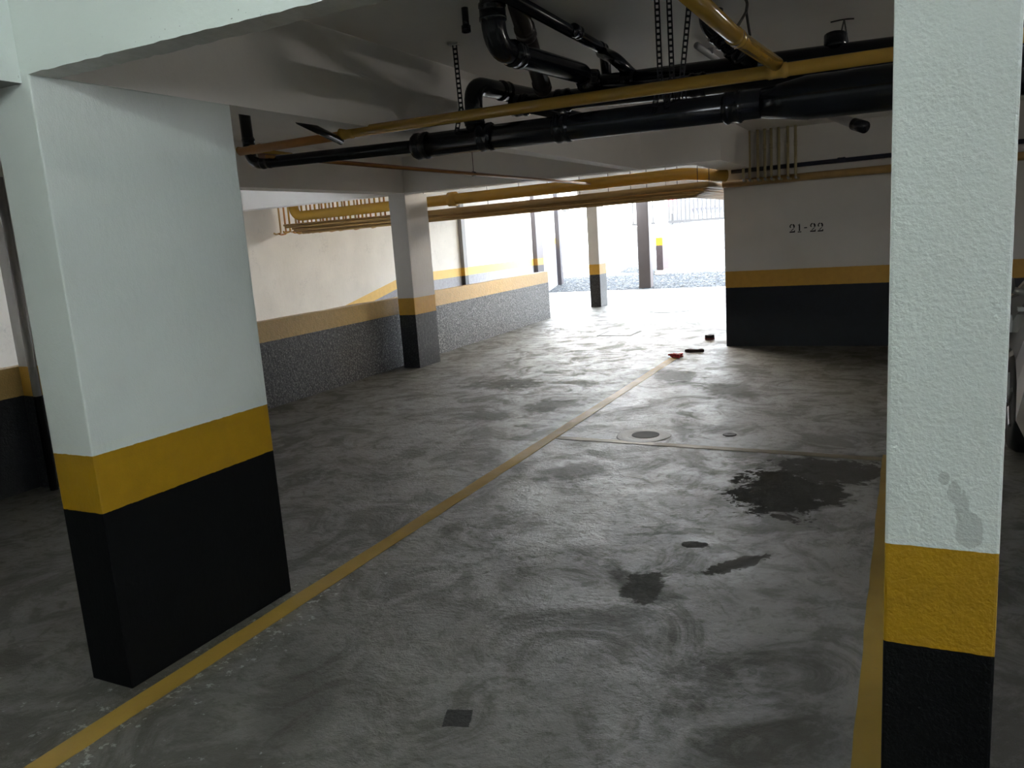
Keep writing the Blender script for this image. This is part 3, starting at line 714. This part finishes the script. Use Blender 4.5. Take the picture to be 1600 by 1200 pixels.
# unseen fill lamp added over the next bay on the right
lb = thing('fluorescent_batten', 'unseen fill lamp added over the neighbouring bay on the right', 'lamp', (2.4, 5.5, 2.60))
put('housing', boxm((2.36, 4.85, 2.585), (2.44, 6.15, 2.62)), plain('fill_white_right', (.7, .7, .7), .4), lb)
put('tube', tubem([(2.4, 4.9, 2.562), (2.4, 6.1, 2.562)], .016, 12), emis('fill_tube_right', (1, .95, .88), 52), lb)
lb = thing('fluorescent_batten', 'unseen fill lamp added behind the cross beam near the parapet', 'lamp', (-3.6, 12.0, 2.60))  # fill lamp added out of sight to brighten the low wall and column
put('housing', boxm((-3.64, 11.4, 2.585), (-3.56, 12.6, 2.62)), plain('fill_white_far', (.7, .7, .7), .4), lb)
put('tube', tubem([(-3.6, 11.45, 2.562), (-3.6, 12.55, 2.562)], .016, 12), emis('fill_tube_far', (1, .91, .78), 250), lb)
# spot by the boundary wall end
q = at(882, 325, 'X', -8.6)
t = thing('floodlight', 'small grey floodlight hanging at the end of the boundary wall', 'lamp', q)
bm = bmesh.new(); lathe(bm, [(.06, -.09), (.11, 0.0), (.12, .10), (.10, .12)], q, 'Y', 16)
put('lamp_head', bm, M['grey_pipe'], t, True); put('bracket', tubem([q+Vector((-.1, 0, .22)), q+Vector((0, 0, .05))], .03, 8), M['grey_pipe'], t)

# far left: strip conduit beside the left pillar
p0 = Vector((-5.475, 3.41, 0))
M['painted_pipe'] = banded('painted_downpipe', (.30, .29, .28), (.26, .25, .23), (.004, .004, .004), z0=.69, z1=.9, bump=.15, rough=.22, rough_black=.25)
cv = thing('downpipe', 'slim vertical pipe with grey upper part and black foot at the far left', 'pipe', p0)
put('tube', tubem([p0, p0+Vector((0, 0, 2.19))], .028, 14), M['painted_pipe'], cv, True)

# ------------------------------------------------------------------ gate and street beyond
GY = 29.6; gz = (GY-DY)*SL + .04
M['iron'] = plain('gate_iron', (.02, .02, .022), .6)
gt = thing('gate', 'dark grey barred metal gate at the top of the driveway', 'gate', (-6, GY, gz))
put('rail', boxm((-9.4, GY-.03, gz), (-3.2, GY+.03, gz+.09)), M['iron'], gt)
put('rail', boxm((-9.4, GY-.03, gz+1.75), (-3.2, GY+.03, gz+1.82)), M['iron'], gt)
x = -9.35
while x < -3.2:
    put('bar', boxm((x-.024, GY-.02, gz+.05), (x+.024, GY+.02, gz+1.8)), M['iron'], gt); x += .155
FY = 34; fz = gz
M['bal'] = plain('street_fence_white', (.7, .7, .72), .6); M['bal2'] = plain('street_fence_grey', (.05, .048, .06), .6)
fe = thing('ornate_fence', 'pale ornamental fence across the street behind the gate', 'fence', (-5.5, FY, fz))
put('base_wall', boxm((-8.2, FY-.1, fz-.3), (-3.6, FY+.1, fz+.32)), plain('pale_blue', (.55, .66, .72), .8), fe)
x = -8.1
while x < -3.6:
    bm = bmesh.new()
    lathe(bm, [(.03, 0), (.03, .12), (.075, .22), (.08, .3), (.03, .42), (.03, .55), (.06, .65), (.03, .72), (.03, 1.0), (.075, 1.12), (.03, 1.25), (.02, 1.4)], (x, FY, fz+.3), n=10)
    put('baluster', bm, M['bal2'], fe, True); x += .19
put('rail', boxm((-8.2, FY-.03, fz+1.0), (-3.6, FY+.03, fz+1.05)), M['bal2'], fe)
p = at(1050, 322, 'Y', 33); 
sg = thing('street_sign', 'small red and white object behind the bars at the left of the gate', 'sign', (p.x, 33, gz))
put('pole', tubem([(p.x, 33, gz-.2), (p.x, 33, p.z+.5)], .04, 10), M['iron'], sg)
bm = bmesh.new(); lathe(bm, [(.30, -.012), (.32, 0), (.30, .012)], (p.x, 32.94, p.z+.25), 'Y', 24); put('red_panel', bm, plain('sign_red', (.65, .05, .06), .5), sg)
bm = bmesh.new(); lathe(bm, [(.17, -.012), (.18, 0), (.17, .012)], (p.x+.12, 32.92, p.z-.15), 'Y', 24); put('white_panel', bm, plain('sign_pink', (.8, .6, .62), .5), sg)
p = at(1063, 330, 'Y', 32.5)
tag(put('street_pole', tubem([(p.x, 32.5, gz-.2), (p.x, 32.5, gz+4)], .10, 12), M['bal2']), 'grey pole behind the gate right of the red and white object', 'pole')
struct('wall_street', boxm((-14, 44.5, 0), (10, 45, 3.3)), plain('street_house', (.040, .040, .042), .8), 'house front across the street beyond the gate', 'building')

# ------------------------------------------------------------------ car at the right edge
M['car'] = plain('silver_car_paint', (.50, .49, .48), .22, .55, var=.04)
M['glass'] = plain('dark_car_glass', (.012, .014, .016), .06)
M['rubber'] = plain('tyre_rubber', (.012, .012, .012), .75)
M['alloy'] = plain('alloy_rim', (.35, .35, .36), .3, .9)
M['lamp_glass'] = plain('headlamp_glass', (.75, .76, .78), .12)
cx0, cx1 = .60, 2.30; yf, yr = 6.72, 2.75
car = thing('car', 'silver car parked beyond the right pillar, only its front wing in view', 'car', ((cx0+cx1)/2, 4.7, 0))
# side outline (Y forward = away from the viewer, Z)
prof = [(2.80, .30), (2.75, .60), (2.80, .93), (3.02, 1.02), (3.35, 1.38), (3.7, 1.47), (4.5, 1.48), (5.0, 1.40), (5.85, 1.00), (6.35, .90), (6.64, .74), (6.72, .52), (6.68, .28),
        (6.12, .28), (6.10, .45), (6.02, .58), (5.88, .65), (5.72, .66), (5.56, .62), (5.45, .50), (5.42, .28), (3.95, .26), (3.93, .45), (3.83, .59), (3.68, .65), (3.50, .65), (3.35, .58), (3.27, .45), (3.25, .28)]
def inset(z): return 0 if z < .75 else (z-.75)*.06 if z < 1.02 else .016+(z-1.02)*.36
bm = bmesh.new()
A = [bm.verts.new((cx0+inset(z), y, z)) for y, z in prof]; B = [bm.verts.new((cx1-inset(z), y, z)) for y, z in prof]
n = len(prof)
for i in range(n): bm.faces.new((A[i], B[i], B[(i+1) % n], A[(i+1) % n]))
fa = bm.faces.new(A); fb = bm.faces.new(B[::-1])
bmesh.ops.triangulate(bm, faces=[fa, fb])
put('body', bm, M['car'], car)
bm = bmesh.new()
for s, x0 in ((1, cx0), (-1, cx1)):
    for quad in ([(3.40, 1.04), (3.62, 1.38), (4.25, 1.41), (4.25, 1.04)], [(4.32, 1.04), (4.32, 1.41), (4.86, 1.36), (5.55, 1.05)]):
        prism(bm, [(x0+s*(inset(z)-.004), y, z) for y, z in quad], (s*.02, 0, 0))
put('side_window', bm, M['glass'], car)
bm = bmesh.new(); prism(bm, [(cx0+.14, 5.06, 1.385), (cx1-.14, 5.06, 1.385), (cx1-.06, 5.80, 1.035), (cx0+.06, 5.80, 1.035)], (0, .01, .012)); put('windscreen', bm, M['glass'], car)
for yy in (5.77, 3.60):
    for xx, s in ((cx0+.10, -1), (cx1-.10, 1)):
        bm = bmesh.new(); lathe(bm, [(.20, -.10), (.29, -.10), (.315, -.06), (.315, .06), (.29, .10), (.20, .10)], (xx, yy, .315), 'X', 30)
        wh = put('wheel', bm, M['rubber'], car, True)
        bm = bmesh.new(); lathe(bm, [(.20, .085*s), (.19, .10*s), (.04, .075*s), (.03, .09*s)], (xx, yy, .315), 'X', 24)
        for k in range(5):
            a = 2*PI*k/5; dvec = Vector((0, math.cos(a), math.sin(a)))
            tube(bm, [Vector((xx+s*.095, yy, .315))+dvec*.04, Vector((xx+s*.10, yy, .315))+dvec*.19], .018, 8)
        rim = put('rim', bm, M['alloy'], wh)
for x0, s in ((cx0, 1), (cx1, -1)):
    bm = bmesh.new(); prism(bm, [(x0-s*.004, 6.22, .70), (x0-s*.004, 6.22, .82), (x0+s*.03, 6.60, .78), (x0+s*.03, 6.66, .68)], (s*.28, .02, 0)); put('headlamp', bm, M['lamp_glass'], car)
    bm = bmesh.new(); tube(bm, [(x0+s*.02, 5.35, 1.04), (x0-s*.07, 5.38, 1.07)], .02, 8); lathe(bm, [(.03, -.05), (.07, -.03), (.075, .02), (.05, .05)], (x0-s*.11, 5.38, 1.09), 'Y', 14); put('wing_mirror', bm, M['car'], car, True)
q = at(1592, 483, 'X', cx0+.005)
put('side_glint', boxm((cx0-.002, q.y-.03, q.z-.012), (cx0+.03, q.y+.03, q.z+.012), .004), M['lamp_glass'], car)  # pale block stands in for a glint on the car's side

# ------------------------------------------------------------------ light
w = bpy.data.worlds.new('sky'); bpy.context.scene.world = w; w.use_nodes = True
bg = w.node_tree.nodes['Background']; bg.inputs[0].default_value = (.86, .93, 1, 1); bg.inputs[1].default_value = 12.0
sd = bpy.data.lights.new('sun', 'SUN'); sd.energy = 24; sd.angle = .01; sd.color = (1, .95, .86)
so = bpy.data.objects.new('sun', sd); C.objects.link(so)
so.rotation_euler = Vector((.35, -.12, .93)).to_track_quat('Z', 'Y').to_euler()
